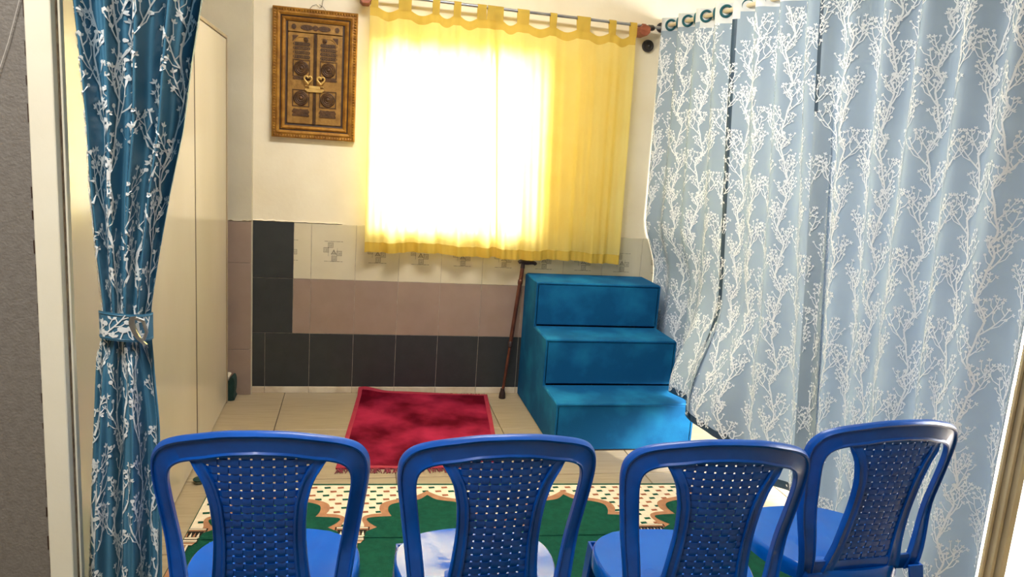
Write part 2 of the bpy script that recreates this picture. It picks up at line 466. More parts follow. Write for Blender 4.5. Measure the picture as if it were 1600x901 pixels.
# ------------------------------------------------------------------ carpeted steps
SX0, SX1 = 1.515, 2.265
st = empty('carpeted_steps', ((SX0 + SX1) / 2, -.46, 0))
tag(st, 'set of three steps covered in blue carpet, standing against the tiled back wall', 'steps')
def sb(name, a, c, m=M_step, ch=.006):
    k = MB(); ox, oy = (SX0 + SX1) / 2, -.46
    k.box((a[0] - ox, a[1] - oy, a[2]), (c[0] - ox, c[1] - oy, c[2]), 0, ch)
    return k.build(name, m, st, True)
SH, SD = .256, .303
for k in range(3):                                   # bottom, middle, top
    yf = -.012 - (3 - k) * SD; yb = -.012 - (2 - k) * SD
    sb('tread', (SX0 + .002, yf - .003, (k + 1) * SH - .016), (SX1 - .002, yb, (k + 1) * SH))
    sb('riser', (SX0 + .004, yf, k * SH + .004), (SX1 - .004, yf + .014, (k + 1) * SH - .013))
for x0, x1 in ((SX0, SX0 + .014), (SX1 - .014, SX1)):
    k = MB(); prof = [(-.012, .006)]
    yy = -.012
    prof = [(-.012, .006), (-.012 - 3 * SD, .006)]
    for q in range(3):
        yf = -.012 - (3 - q) * SD; yb = -.012 - (2 - q) * SD
        prof += [(yf, (q + 1) * SH - .008), (yb, (q + 1) * SH - .008)]
    # remove the doubled corner points
    pp = []
    for p in prof:
        if not pp or (abs(p[0] - pp[-1][0]) + abs(p[1] - pp[-1][1])) > 1e-6: pp.append(p)
    ox, oy = (SX0 + SX1) / 2, -.46
    k.prism(pp, lambda y, z: (x0 - ox, y - oy, z), lambda y, z: (x1 - ox, y - oy, z))
    k.build('side_panel', M_step, st)
k = MB(); k.box((SX0 + .01 - (SX0+SX1)/2, -.012 - 3 * SD + .004 + .46, 0), (SX1 - .01 - (SX0+SX1)/2, -.014 + .46, .008)); k.build('base', M_black, st)

# ------------------------------------------------------------------ walking cane
cane = empty('walking_cane', (1.400, -.100, 0))
tag(cane, 'copper brown walking cane leaning on the wall beside the blue steps', 'cane')
c0 = Vector((0, 0, .0)); c1 = Vector((.088, .062, .820)); d = (c1 - c0)
k = MB(); k.tube([c0 + d * t for t in (.03, .42)], .0095, 12); k.build('lower_shaft', M_cane, cane, True)
k = MB(); k.tube([c0 + d * t for t in (.40, .985)], .0125, 12); k.build('upper_shaft', M_cane, cane, True)
k = MB(); k.tube([c0 + d * t for t in (.385, .39, .425, .43)], [.012, .016, .016, .013], 12); k.build('collar', M_caneb, cane, True)
k = MB(); k.tube([c0 + d * t for t in (.855, .86, .885, .89)], [.013, .0155, .0155, .013], 12); k.build('collar', M_cane, cane, True)
k = MB(); k.lathe([(.019, 0), (.021, .004), (.019, .03), (.013, .052), (.0125, .062)], (0.002, .001, 0), 'z', 16); k.build('rubber_tip', M_caneb, cane, True)
k = MB(); hp = [(-.028, .833), (-.018, .842), (0, .841), (.02, .836), (.045, .838), (.068, .836), (.078, .826)]
pp = smooth_path(hp, 4)
k.tube([(.088 + p.x, .058, p.y - .002) for p in pp], [lerp(.010, .0135, math.sin(math.pi * i / (len(pp) - 1))) for i in range(len(pp))], 10)
k.tube([c0 + d * .975, (.088, .060, .838)], [.0135, .011], 10); k.build('handle', M_caneb, cane, True)

# ------------------------------------------------------------------ red rug
rug = empty('prayer_rug', (.88, -.58, 0))
tag(rug, 'small crimson plush rug with fringed ends on the tiled floor', 'rug')
RC = {'tl': (.540, -.016), 'tr': (1.316, -.062), 'br': (1.215, -1.118), 'bl': (.440, -1.095)}
def rugp(u, v):       # u across, v from back to front
    x = lerp(lerp(RC['tl'][0], RC['tr'][0], u), lerp(RC['bl'][0], RC['br'][0], u), v)
    y = lerp(lerp(RC['tl'][1], RC['tr'][1], u), lerp(RC['bl'][1], RC['br'][1], u), v)
    return x - .88, y + .58
def rugz(u, v):
    z = .009 + .0022 * math.sin(u * 9 + v * 4) * math.sin(v * 11 + 1) + .0012 * math.sin(u * 31) * math.sin(v * 27)
    z += .034 * math.exp(-((u - .04) / .12) ** 2 - (v / .035) ** 2) + .012 * math.exp(-((u - .4) / .3) ** 2 - (v / .03) ** 2)
    z += .006 * math.exp(-((1 - u) / .03) ** 2) * (1 + math.sin(v * 8)) * .5
    return max(z, .006)
k = MB()
k.grid(lambda u, v: (*rugp(lerp(.025, .975, u), lerp(.02, .985, v)), rugz(lerp(.025, .975, u), lerp(.02, .985, v))), 60, 70)
k.build('pile', M_rug, rug, True, recalc=False)
k = MB()
def hemp(u, v, ring):  # outer binding
    x, y = rugp(u, v); return (x, y, max(.001, rugz(u, v) - (.001 if ring else .007)))
per = [(i / 40, 0) for i in range(40)] + [(1, i / 50) for i in range(50)] + [(1 - i / 40, 1) for i in range(40)] + [(0, 1 - i / 50) for i in range(50)]
loops = []
for off, dz in ((0.0, -.008), (0.0, -.001), (.012, .0015), (.030, .0005)):
    L = []
    for u, v in per:
        uu = lerp(off, 1 - off, u); vv = lerp(off * .8, 1 - off * .7, v)
        x, y = rugp(uu, vv); L.append((x, y, max(.0015, rugz(uu, vv) + dz)))
    loops.append(L)
k.loft(loops, cap=False); k.build('binding', M_rughem, rug, True)
for v, nm, sgn in ((0, 'fringe', 1), (1, 'fringe', -1)):
    k = MB(); r2 = random.Random(3 + v)
    for i in range(150):
        u = r2.random()
        if v == 0 and u < .55: continue
        x, y = rugp(u, v); ln = r2.uniform(.025, .05) if v else r2.uniform(.012, .03)
        a = r2.uniform(-.5, .5); z0 = .006
        if v == 0: ln = min(ln, .030)
        dx, dy = math.sin(a) * ln, sgn * math.cos(a) * ln * (.55 if v == 0 else 1)
        k.tube([(x, y, z0), (x + dx * .5, y + dy * .5, .006 + r2.uniform(0, .005)), (x + dx, y + dy, .003)], [.0022, .0026, .0018], 5)
    o = k.build(nm, M_fringe, rug, True); o['kind'] = 'stuff'

# ------------------------------------------------------------------ green arch-pattern carpet
CA, CB = math.cos(-.0475), math.sin(-.0475)
CL, CW = 2.30, 1.92          # length along the row, depth
car = MB()
def cp(a, bb, z): return lambda p, q: (p * CA + q * CB, p * CB - q * CA, z)
def cmap(z): return lambda a, q: (a * CA + q * CB * 1.0, a * CB - q * CA, z)
car.box((0, -CW, 0), (CL, 0, .008), 0)
# rotate the body box into place
car.v = [(x * CA - y * CB, x * CB + y * CA, z) for x, y, z in car.v]
car.v = [(v[0], v[1], v[2]) for v in car.v]
def cm(z):
    return lambda a, q: (a * CA + q * CB, a * CB - q * CA, z)
PER = .602; COL0 = .006
inner = [(.051, .424), (.095, .390), (.066, .357), (.052, .321), (.082, .308), (.150, .302), (.136, .253), (.143, .207), (.187, .180), (.262, .158), (.301, .114)]
outer = [(.040, .424), (.044, .375), (.034, .330), (.040, .300), (.070, .282), (.110, .276), (.100, .236), (.110, .190), (.155, .158), (.240, .128), (.301, .074)]
def smooth_half(h, sharp):
    out = []
    seg = [0] + sharp + [len(h) - 1]
    for a, c in zip(seg, seg[1:]):
        pts = h[a:c+1]
        sp = smooth_path(pts, 4) if len(pts) > 2 else [Vector(p) for p in pts]
        out += [(p.x, p.y) for p in (sp if not out else sp[1:])]
    return out
inn = smooth_half(inner, [1, 5]); out_ = smooth_half(outer, [5])
def arch_poly(h, c0, base=.43):
    L = [(c0 + x, y) for x, y in h]; Rr = [(c0 + PER - x, y) for x, y in reversed(h[:-1])]
    return [(c0 + h[0][0], base)] + L + Rr + [(c0 + PER - h[0][0], base)]
def clip(poly, amin, amax):
    def cut(P, lim, keep):
        o = []
        for i in range(len(P)):
            A = P[i]; B = P[(i+1) % len(P)]; ia, ib = keep(A[0]), keep(B[0])
            if ia: o.append(A)
            if ia != ib:
                t = (lim - A[0]) / (B[0] - A[0]); o.append((lim, A[1] + t * (B[1] - A[1])))
        return o
    P = cut(poly, amin, lambda v: v >= amin)
    return cut(P, amax, lambda v: v <= amax) if len(P) > 2 else []
def inside(poly, x, y):
    r = False
    for i in range(len(poly)):
        x0, y0 = poly[i]; x1, y1 = poly[i-1]
        if (y0 > y) != (y1 > y) and x < (x1 - x0) * (y - y0) / (y1 - y0) + x0: r = not r
    return r
def inset(poly, dd):
    """crude outward growth of an arch polygon along its normals"""
    n = len(poly); o = []
    for i in range(n):
        a = Vector(poly[i-1]); p = Vector(poly[i]); c = Vector(poly[(i+1) % n])
        t = (c - a); t = t.normalized() if t.length else Vector((1, 0)); nn = Vector((t.y, -t.x))
        o.append(tuple(p - nn * dd))
    return o
car.flat([(.004, .016), (CL - .004, .016), (CL - .004, .428), (.004, .428)], cm(.0086), 1)
outs = []
for kk in range(-1, 5):
    c0 = COL0 + kk * PER
    po = arch_poly(out_, c0); pi = arch_poly(inn, c0)
    for poly, z, m in ((inset(po, .005), .0090, 3), (po, .0094, 2), (inset(pi, .008), .0098, 1), (inset(pi, .004), .0102, 3), (arch_poly(inn, c0, .47), .0106, 0)):
        P = clip(poly, .004, CL - .004)
        if len(P) > 2: car.flat(P, cm(z), m)
    outs.append(inset(po, .014))
# dashes in the cream field
row = 0; q = .034
while q < .42:
    a = .02 + (.028 if row % 2 else 0); kd = row
    while a < CL - .03:
        pts = [(a, q), (a + .026, q - .003), (a + .029, q + .013), (a + .003, q + .016)]
        if not any(inside(P, pa, pq) for P in outs for pa, pq in pts):
            car.flat(pts, cm(.0092), 4 if kd % 2 else 0)
        a += .056; kd += 1
    q += .037; row += 1
# columns with capitals
for kk in range(0, 5):
    c0 = COL0 + kk * PER
    def rect(w0, w1, q0, q1, z, m):
        P = clip([(c0 - w0, q0), (c0 + w0, q0), (c0 + w1, q1), (c0 - w1, q1)], .004, CL - .004)
        if len(P) > 2: car.flat(P, cm(z), m)
    rect(.066, .066, .388, .412, .0110, 3); rect(.060, .060, .391, .399, .0113, 1); rect(.061, .061, .402, .409, .0113, 2)
    rect(.056, .046, .412, .470, .0110, 3); rect(.050, .042, .455, .466, .0113, 1)
    for i in range(-3, 4):
        x = c0 + i * .014
        P = clip([(x - .005, .452), (x, .418), (x + .005, .452)], .004, CL - .004)
        if len(P) > 2: car.flat(P, cm(.0113), 1 if i % 2 else 2)
    rect(.050, .050, .470, .492, .0110, 3); rect(.046, .046, .473, .481, .0113, 1); rect(.046, .046, .484, .489, .0113, 1)
    rect(.044, .036, .492, .512, .0110, 2); rect(.038, .036, .503, .508, .0113, 1)
    rect(.027, .027, .510, 1.32, .0110, 3); rect(.024, .024, .510, 1.32, .0113, 1); rect(.017, .017, .510, 1.32, .0116, 2)
carpet = car.build('green_carpet', [M_cgreen, M_ccream, M_cbrown, M_cdark, M_cred], loc=(-.068, -1.234, 0.0), recalc=False)
tag(carpet, 'green row carpet with cream field, tan arches and columns lying under the chairs', 'carpet')

# ------------------------------------------------------------------ wardrobe along the left wall
wd = empty('wardrobe', (-.45, -1.29, 0))
tag(wd, 'tall cream laminate wardrobe with plain glossy doors along the left side', 'wardrobe')
def wb(name, a, c, m, ch=.002, parent=wd):
    k = MB(); k.box((a[0] + .45, a[1] + 1.29, a[2]), (c[0] + .45, c[1] + 1.29, c[2]), 0, ch); return k.build(name, m, parent, True)
WY0, WY1 = -2.425, -.165
wb('carcass', (-.72, WY0, .004), (-.202, WY1, 1.955), M_lam)
wb('top_edge', (-.725, WY0 - .002, 1.955), (-.178, WY1 + .004, 1.972), M_lamedge)
for y0, y1 in ((-2.42, -1.715), (-1.707, -.972), (-.964, -.190)):
    wb('door', (-.201, y0, .010), (-.181, y1, 1.952), M_lam, .0015)
for y in (-.968, -1.711): wb('door_gap_shade', (-.2015, y - .008, .006), (-.1804, y + .008, 1.953), M_gapshade, 0)  # proud strips coloured dark for the shade between the doors
wb('edge_strip', (-.200, -.187, .004), (-.177, WY1 + .002, 1.956), M_lamedge, .001)

# folded green cloth mat peeping out behind the wardrobe
fm = empty('folded_mat', (-.25, -.105, 0))
tag(fm, 'folded dark green mat with ivory lining tucked behind the wardrobe end', 'mat')
k = MB()
prof = smooth_path([(-.16, 0), (.085, 0), (.100, .03), (.106, .085), (.102, .125), (.092, .135), (.070, .112), (.052, .086), (-.16, .050)], 4)
pl = [(p.x, p.y) for p in prof]
k.prism(pl, lambda x, z: (x, -.045, z), lambda x, z: (x, .045, z)); k.build('cover', M_dkgreen, fm, True)
k = MB(); prof = smooth_path([(-.16, .056), (.04, .088), (.062, .116), (.076, .134), (.07, .142), (.05, .146), (.02, .168), (-.16, .16)], 4)
k.prism([(p.x, p.y) for p in prof], lambda x, z: (x, -.04, z), lambda x, z: (x, .04, z)); k.build('lining', M_rubberw, fm, True)
for t in range(5):
    pass

# small round glass at the foot of the wardrobe
gl = MB(); gl.lathe([(.020, 0), (.024, .003), (.026, .014), (.022, .016), (.018, .008), (.002, .006)], (0, 0, 0), 'z', 24)
gl = gl.build('glass_dish', M_gglass, None, True, (-.128, -1.20, .0005))
tag(gl, 'tiny greenish glass dish on the floor against the wardrobe foot', 'dish')
k = MB(); k.lathe([(.023, .0125), (.0265, .0145), (.0265, .0175), (.022, .0185)], (0, 0, 0), 'z', 24); k.build('green_rim', M_dkgreen, gl, True)

# ------------------------------------------------------------------ framed door relief on the back wall
FX0, FX1, FZ0, FZ1 = .028, .475, 1.478, 2.165
pf = empty('framed_relief', ((FX0 + FX1) / 2, PLY, FZ0))
tag(pf, 'ornate gold framed relief of a double door hanging on the cream wall', 'picture')
fcx = (FX0 + FX1) / 2
def P3(x, z, dep): return (x - fcx, -dep, z - FZ0)      # dep: height off the wall
def rectring(name, o, i, d0, d1, m, parent=pf, prof=None):
    """rectangular moulding between inset o and inset i with a stepped section"""
    k = MB(); prof = prof or [(0, d0), (.25, d1), (.6, d1 * .92), (.8, d1), (1, d0)]
    loops = []
    for t, dd in prof:
        s_ = lerp(o, i, t)
        loops.append([P3(FX0 + s_, FZ0 + s_, dd), P3(FX1 - s_, FZ0 + s_, dd), P3(FX1 - s_, FZ1 - s_, dd), P3(FX0 + s_, FZ1 - s_, dd)])
    k.loft(loops, cap=False); return k.build(name, m, parent)
k = MB(); k.box(P3(FX0 + .01, FZ0 + .01, .012), P3(FX1 - .01, FZ1 - .01, .002)); k.build('backing', M_bronze, pf)
rectring('outer_moulding', 0, .040, .002, .034, M_gold, prof=[(0, .0), (0, .030), (.18, .034), (.45, .027), (.7, .030), (1, .022)])
rectring('dark_fillet', .040, .047, .022, .02, M_umber, prof=[(0, .022), (.5, .018), (1, .02)])
rectring('inner_moulding', .047, .068, .018, .026, M_gold, prof=[(0, .02), (.4, .026), (.7, .022), (1, .016)])
rectring('inner_fillet', .068, .080, .012, .016, M_umber, prof=[(0, .016), (.5, .013), (1, .014)])
# carved beading on the outer moulding
k = MB(); r2 = random.Random(2)
n = 46
for i in range(n):
    z = lerp(FZ0 + .012, FZ1 - .012, i / (n - 1))
    for x in (FX0 + .014, FX1 - .014):
        k.box(P3(x - .005, z - .0035, .036), P3(x + .005, z + .0035, .030), 0, .001)
n = 30
for i in range(n):
    x = lerp(FX0 + .012, FX1 - .012, i / (n - 1))
    for z in (FZ0 + .014, FZ1 - .014):
        k.box(P3(x - .0035, z - .005, .036), P3(x + .0035, z + .005, .030), 0, .001)
o = k.build('carved_beading', M_gold, pf); o['kind'] = 'stuff'
IX0, IX1, IZ0, IZ1 = FX0 + .080, FX1 - .080, FZ0 + .080, FZ1 - .072
ph = .05
k = MB(); k.box(P3(IX0, IZ1 - ph, .020), P3(IX1, IZ1, .010), 0, .001); band = k.build('lintel_panel', M_goldl, pf)
for x, rx in ((.03, .012), (.098, .033), (.1435, .015), (.19, .033), (.257, .012)):
    k = MB(); pts = [(IX0 + x + rx * math.cos(a * math.pi / 10), IZ1 - ph / 2 + .014 * min(1, rx / .012) * math.sin(a * math.pi / 10)) for a in range(20)]
    k.prism(pts, lambda x_, z_: P3(x_, z_, .019), lambda x_, z_: P3(x_, z_, .0235)); k.build('cartouche', M_bronze, band)
mid = (IX0 + IX1) / 2
k = MB(); k.box(P3(mid - .006, IZ0, .022), P3(mid - .0015, IZ1 - ph - .004, .012)); k.box(P3(mid + .0015, IZ0, .022), P3(mid + .006, IZ1 - ph - .004, .012)); k.build('meeting_stile', M_bronze, pf)
for sgn in (-1, 1):
    x0, x1 = (IX0, mid - .008) if sgn < 0 else (mid + .008, IX1)
    k = MB(); k.box(P3(x0, IZ0, .018), P3(x1, IZ1 - ph - .004, .010), 0, .0015); leaf = k.build('door_leaf', M_goldl, pf)
    w = x1 - x0; c = (x0 + x1) / 2 + (-.004 if sgn > 0 else .004)
    top = IZ1 - ph - .004; hh = top - IZ0
    # arched niche outline and corner pieces
    k = MB(); rr = .040; zc = top - .062
    arc = [(c + (-sgn) * (-.040 + 0), zc - .06)]
    pts = []
    for a in range(13):
        t = a / 12 * math.pi / 2
        pts.append((c + sgn * (rr * math.sin(t)), zc + rr * math.cos(t)) if True else None)
    pts = [(c - sgn * .040, zc + rr)] + pts + [(c + sgn * rr, zc - .10)]
    k.tube([P3(x, z, .019) for x, z in pts], .0022, 6); k.build('arch_rib', M_goldl, leaf, True)
    k = MB(); q = [(c + sgn * .018, top - .014), (c + sgn * .048, top - .014), (c + sgn * .048, top - .048)]
    k.prism(q, lambda x_, z_: P3(x_, z_, .0175), lambda x_, z_: P3(x_, z_, .0205)); k.build('corner_ornament', M_bronze, leaf)
    k = MB(); k.lathe([(.013, 0), (.013, -.004), (.008, -.005), (.007, -.003), (.004, -.006), (.001, -.007)], P3(c - sgn * .022, top - .034, .0178), 'y', 18); k.build('rosette', M_bronze, leaf, True)
    # text panel with ragged scrollwork
    k = MB()
    for r_ in range(4):
        zz = zc + .004 - r_ * .0225
        pts = [(c - .040, zz - .009), (c - .046, zz), (c - .040, zz + .009), (c + .040, zz + .009), (c + .046, zz), (c + .040, zz - .009)]
        k.prism(pts, lambda x_, z_: P3(x_, z_, .0175), lambda x_, z_: P3(x_, z_, .0205))
        for s_ in range(9):
            xx = c - .036 + s_ * .009
            k.tube([P3(xx + .0022 * math.sin(t * 2.1 + s_ * 1.7 + r_), zz - .006 + t * .003, .0212) for t in range(5)], .0011, 4, m=1)
    k.build('scrollwork_panel', [M_umber, M_goldl], leaf)
    for zz in (IZ0 + hh * .615, IZ0 + hh * .285):
        k = MB(); hs = .046
        loops = []
        for s_, dd in ((hs, .0175), (hs, .021), (hs - .005, .021), (hs - .006, .0185)):
            loops.append([P3(c - s_, zz - s_, dd), P3(c + s_, zz - s_, dd), P3(c + s_, zz + s_, dd), P3(c - s_, zz + s_, dd)])
        k.loft(loops, cap=False); k.build('square_panel', M_bronze, leaf)
        k = MB(); k.lathe([(.040, 0), (.039, -.005), (.034, -.008), (.031, -.0065), (.026, -.0105), (.022, -.009), (.016, -.013), (.012, -.0115), (.008, -.016), (.002, -.018)], P3(c, zz, .0178), 'y', 28)
        k.build('medallion', M_bronze, leaf, True)
    for zz, hgt in ((IZ0 + hh * .50, .010), (IZ0 + hh * .135, .015), (IZ0 + hh * .095, .012)):
        k = MB(); pts = [(c - .043, zz - hgt * .6), (c - .047, zz), (c - .038, zz + hgt), (c - .01, zz + hgt * .8), (c, zz + hgt), (c + .01, zz + hgt * .8), (c + .038, zz + hgt), (c + .047, zz), (c + .043, zz - hgt * .6)]
        k.prism(pts, lambda x_, z_: P3(x_, z_, .0175), lambda x_, z_: P3(x_, z_, .0205)); k.build('scroll_band', M_bronze, leaf)
    k = MB(); hx, hz = mid + sgn * .034, IZ0 + hh * .495
    pts = []
    for a in range(24):
        t = a / 24 * 2 * math.pi
        pts.append(P3(hx + .0014 * 16 * math.sin(t) ** 3 * .9, hz + .0014 * (13 * math.cos(t) - 5 * math.cos(2*t) - 2 * math.cos(3*t) - math.cos(4*t)),   .037))
    k.tube(pts, .0046, 6, closed=True); k.build('heart_handle', M_brass, leaf, True)
k = MB(); lz = IZ0 + hh * .385
k.box(P3(mid - .042, lz - .013, .030), P3(mid + .042, lz + .004, .018), 0, .002)
k.box(P3(mid - .030, lz + .004, .028), P3(mid + .030, lz + .018, .018), 0, .002)
for x in (-.044, .044): k.lathe([(.006, .018), (.006, .0)], P3(mid + x, lz, .03), 'y', 10)
k.box(P3(mid - .050, lz + .016, .0275), P3(mid + .050, lz + .021, .020), 0, .001); k.build('lock', M_brass, pf)
k = MB(); zt = FZ1 - FZ0
k.tube([(-.035, -.012, zt), (-.02, -.01, zt + .02), (.0, -.008, zt + .028), (.018, -.008, zt + .012), (.03, -.008, zt + .022), (.034, -.006, zt + .055), (.055, -.004, zt + .075), (.07, -.003, zt + .08)], .0012, 5)
k.tube([(.052, -.012, zt), (.035, -.01, zt + .02), (.015, -.008, zt + .03)], .0012, 5); k.build('hanging_wire', M_wire, pf)

# ------------------------------------------------------------------ yellow tab curtains and their rod
RY, RZ = -.072, 2.262
def rodz(x): return 2.2685 - .0115 * (x - .5)
rod = empty('curtain_rod', (1.3, RY, 2.26))
tag(rod, 'thin steel rod on orange brown wooden brackets above the window, carrying yellow curtains', 'curtain rod')
k = MB(); k.tube([(.47 - 1.3, 0, rodz(.47) - 2.26), (2.20 - 1.3, 0, rodz(2.20) - 2.26)], .0085, 12); k.build('pole', M_steel, rod, True)
for bx in (.512, 2.094):
    k = MB(); zz = rodz(bx) - 2.26 - .026
    pts = [(-.030, .012), (-.030, -.014), (-.016, -.030), (.016, -.030), (.032, -.012), (.032, .014), (.014, .026), (-.014, .026)]
    k.prism(pts, lambda x, z: (bx - 1.3 + x, -.036, zz + z), lambda x, z: (bx - 1.3 + x, .078, zz + z))
    k.prism([(-.012, .02), (.012, .02), (.012, .036), (-.012, .036)], lambda x, z: (bx - 1.3 + x, -.012, zz + z), lambda x, z: (bx - 1.3 + x, .012, zz + z))
    k.build('bracket', M_orange, rod)
k = MB(); k.lathe([(.013, 0), (.017, .006), (.017, .035), (.012, .045)], (2.118 - 1.3, .004, rodz(2.1) - 2.26 - .006), 'x', 14); k.build('socket', M_black, rod, True)

def yellow_panel(name, label, xt0, xt1, xb0, xb1, tabs, folds, seed, zb0, zb1, oy):
    r2 = random.Random(seed); ph = [r2.uniform(0, 6.28) for _ in range(8)]
    root = empty(name, ((xt0 + xt1) / 2, RY, rodz((xt0 + xt1) / 2)))
    ox, oy0, oz = root.location
    tag(root, label, 'curtain', 'yellow window curtains')
    tc = [(a + c) / 2 for a, c in tabs]
    def ztop(x):
        # hem sags between tabs
        z = rodz(x) - .066
        for a, c in zip(tabs, tabs[1:]):
            if a[1] < x < c[0]:
                t = (x - a[1]) / (c[0] - a[1]); z -= .020 * math.sin(math.pi * t)
        return z
    def surf(u, v):           # v 0 top .. 1 bottom
        x = lerp(lerp(xt0, xt1, u), lerp(xb0, xb1, u), v)
        xt = lerp(xt0, xt1, u)
        z = lerp(ztop(xt), lerp(zb0, zb1, u) + .006 * math.sin(u * 9 + ph[0]), v)
        amp = lerp(.010, .020, v)
        y = oy
        for (fc, fwid, fa) in folds: y += fa * math.exp(-((u - fc) / fwid) ** 2)
        y += amp * math.sin(u * 2 * math.pi * 4.2 + ph[1] + .5 * v) + amp * .5 * math.sin(u * 2 * math.pi * 9.7 + ph[2] + .8 * v) + amp * .35 * math.sin(u * 2 * math.pi * 17 + ph[3])
        # the top edge is held flat under the tabs
        y = lerp(oy * .5, y, min(1, .35 + v * 4))
        y = max(-.075, min(.052, y))
        return (x - ox, y, z - oz)
    vb0, vb1 = .036, .957
    k = MB(); k.grid(lambda u, v: surf(u, lerp(vb0, vb1, v)), 90, 50); k.build('cloth', M_yel, root, 'full', recalc=False)
    k = MB(); k.grid(lambda u, v: surf(u, lerp(0, vb0, v)), 90, 3); k.build('heading', M_yelhem, root, 'full', recalc=False)
    k = MB(); k.grid(lambda u, v: surf(u, lerp(vb1, 1, v)), 90, 4); k.build('hem', M_yelhem, root, 'full', recalc=False)
    for a, c in tabs:
        k = MB()
        def loop(u, v):
            x = lerp(a, c, u); rz_ = rodz(x) - oz; zb = ztop(x) - oz - .004
            uu = (x - xt0) / (xt1 - xt0); yb_ = surf(max(0, min(1, uu)), 0.0)[1]
            if v < .3: t = v / .3; return (x - ox, lerp(yb_, -.0125, t) - .002, lerp(zb, rz_, t))
            if v < .7:
                t = (v - .3) / .4 * math.pi; return (x - ox, -.0125 * math.cos(t), rz_ + .0125 * math.sin(t))
            t = (v - .7) / .3; return (x - ox, lerp(.0125, yb_ + .003, t), lerp(rz_, zb, t))
        k.grid(loop, 6, 20); k.build('tab', M_yelhem, root, 'full', recalc=False)
    return root
tabsL = [(.540, .580), (.688, .758), (.872, .911), (.989, 1.028), (1.120, 1.170), (1.176, 1.236)]
tabsR = [(1.222, 1.266), (1.346, 1.414), (1.535, 1.574), (1.693, 1.772), (1.884, 1.926), (2.011, 2.052)]
yellow_panel('yellow_curtain', 'sheer yellow tab-top curtain, left one, glowing brightest against the window', .536, 1.240, .548, 1.318, tabsL,
             [(.9, .03, -.02), (.97, .02, .018), (.19, .03, -.012)], 5, .872, .866, -.008)
yellow_panel('yellow_curtain', 'sheer yellow tab-top curtain, right one, reaching past the window above the steps', 1.224, 2.048, 1.310, 2.064, tabsR,
             [(.55, .02, -.012), (.03, .02, -.02)], 9, .862, .858, -.018)

# black disc on the wall below the right bracket
k = MB(); k.lathe([(.034, 0), (.036, -.006), (.034, -.016), (.026, -.018), (.022, -.015), (.010, -.016), (.006, -.022), (.001, -.023)], (0, 0, 0), 'y', 28)
o = k.build('wall_disc', M_black, None, True, (2.158, PLY, 2.152)); tag(o, 'round black plastic disc on the wall under the right rod bracket', 'wall fitting')
k = MB(); k.lathe([(.0035, 0), (.0035, -.003), (.001, -.0035)], (0, -.0225, 0), 'y', 10); k.build('screw', M_steel, o, True)

# ------------------------------------------------------------------ floral print
def spray(pieces, r2, x, z, ang, ln, side, w):
    """one branch: curved main twig with side twigs, buds and small flowers"""
    n = 6; pts = [(x, z)]; a = ang; st_ = ln / n
    for i in range(n):
        a += side * -.09 + r2.uniform(-.10, .10)
        x += math.sin(a) * st_; z += math.cos(a) * st_; pts.append((x, z))
    pieces.append(('line', pts, w, w * .6))
    for i in (1, 2, 3, 4, 5):
        px, pz = pts[i]; sd = 1 if i % 2 else -1
        aa = a + sd * r2.uniform(.55, .95); l2 = r2.uniform(.26, .46) * ln
        q = [(px, pz), (px + math.sin(aa) * l2 * .5, pz + math.cos(aa) * l2 * .5), (px + math.sin(aa + sd * -.25) * l2, pz + math.cos(aa + sd * -.25) * l2)]
        pieces.append(('line', q, w * .7, w * .5))
        pieces.append(('flower' if r2.random() < .5 else 'bud', q[-1], aa, r2.uniform(.85, 1.15)))
    pieces.append(('flower', pts[-1], a, 1.1))
def make_motif(seed, per, reach, w):
    r2 = random.Random(seed); pcs = []; n = 14; pts = []
    for i in range(n + 1):
        t = i / n; pts.append((.012 * math.sin(2 * math.pi * t) + .004 * math.sin(4 * math.pi * t), t * per))
    pcs.append(('line', pts, w * 1.1, w * 1.1))
    for f, sd in ((.06, 1), (.22, -1), (.42, 1), (.58, -1), (.80, 1), (.92, -1)):
        i = int(f * n); x, z = pts[i]
        big = f in (.06, .58)
        spray(pcs, r2, x, z, sd * r2.uniform(.55, .8), reach * (r2.uniform(.95, 1.1) if big else r2.uniform(.55, .75)), sd, w * (.95 if big else .8))
    return pcs
def emit_print(mb, pcs, x0, z0, fn, m, fl=.012, mirror=1, ok=None):
    def pt(x, z): return fn(x0 + mirror * x, z0 + z)
    def quad(P):
        if ok is None or all(ok(x0 + mirror * x, z0 + z) for x, z in P): mb.poly([pt(x, z) for x, z in P], m)
    for p in pcs:
        if p[0] == 'line':
            pts = p[1]; n = len(pts) - 1; L = []
            for i, (x, z) in enumerate(pts):
                a = pts[max(i-1, 0)]; c = pts[min(i+1, n)]
                dx, dz = c[0] - a[0], c[1] - a[1]; d_ = math.hypot(dx, dz) or 1
                ww = lerp(p[2], p[3], i / n) / 2; L.append((x - dz / d_ * ww, z + dx / d_ * ww, x + dz / d_ * ww, z - dx / d_ * ww))
            for A, B in zip(L, L[1:]): quad([(A[0], A[1]), (A[2], A[3]), (B[2], B[3]), (B[0], B[1])])
        else:
            (x, z), a, s_ = p[1], p[2], p[3] * fl
            if p[0] == 'bud':
                quad([(x + .48 * s_ * math.cos(t), z + .48 * s_ * math.sin(t)) for t in (0, .9, 1.8, 2.7, 3.6, 4.5, 5.4)])
            else:
                for da in (-.85, 0, .85):
                    c, sn = math.sin(a + da), math.cos(a + da); ln = s_ * (1.15 if da == 0 else 1.0); hw = s_ * .25
                    quad([(x - c * .1 * s_, z - sn * .1 * s_), (x + c * ln * .6 - sn * hw, z + sn * ln * .6 + c * hw), (x + c * ln, z + sn * ln), (x + c * ln * .6 + sn * hw, z + sn * ln * .6 - c * hw)])

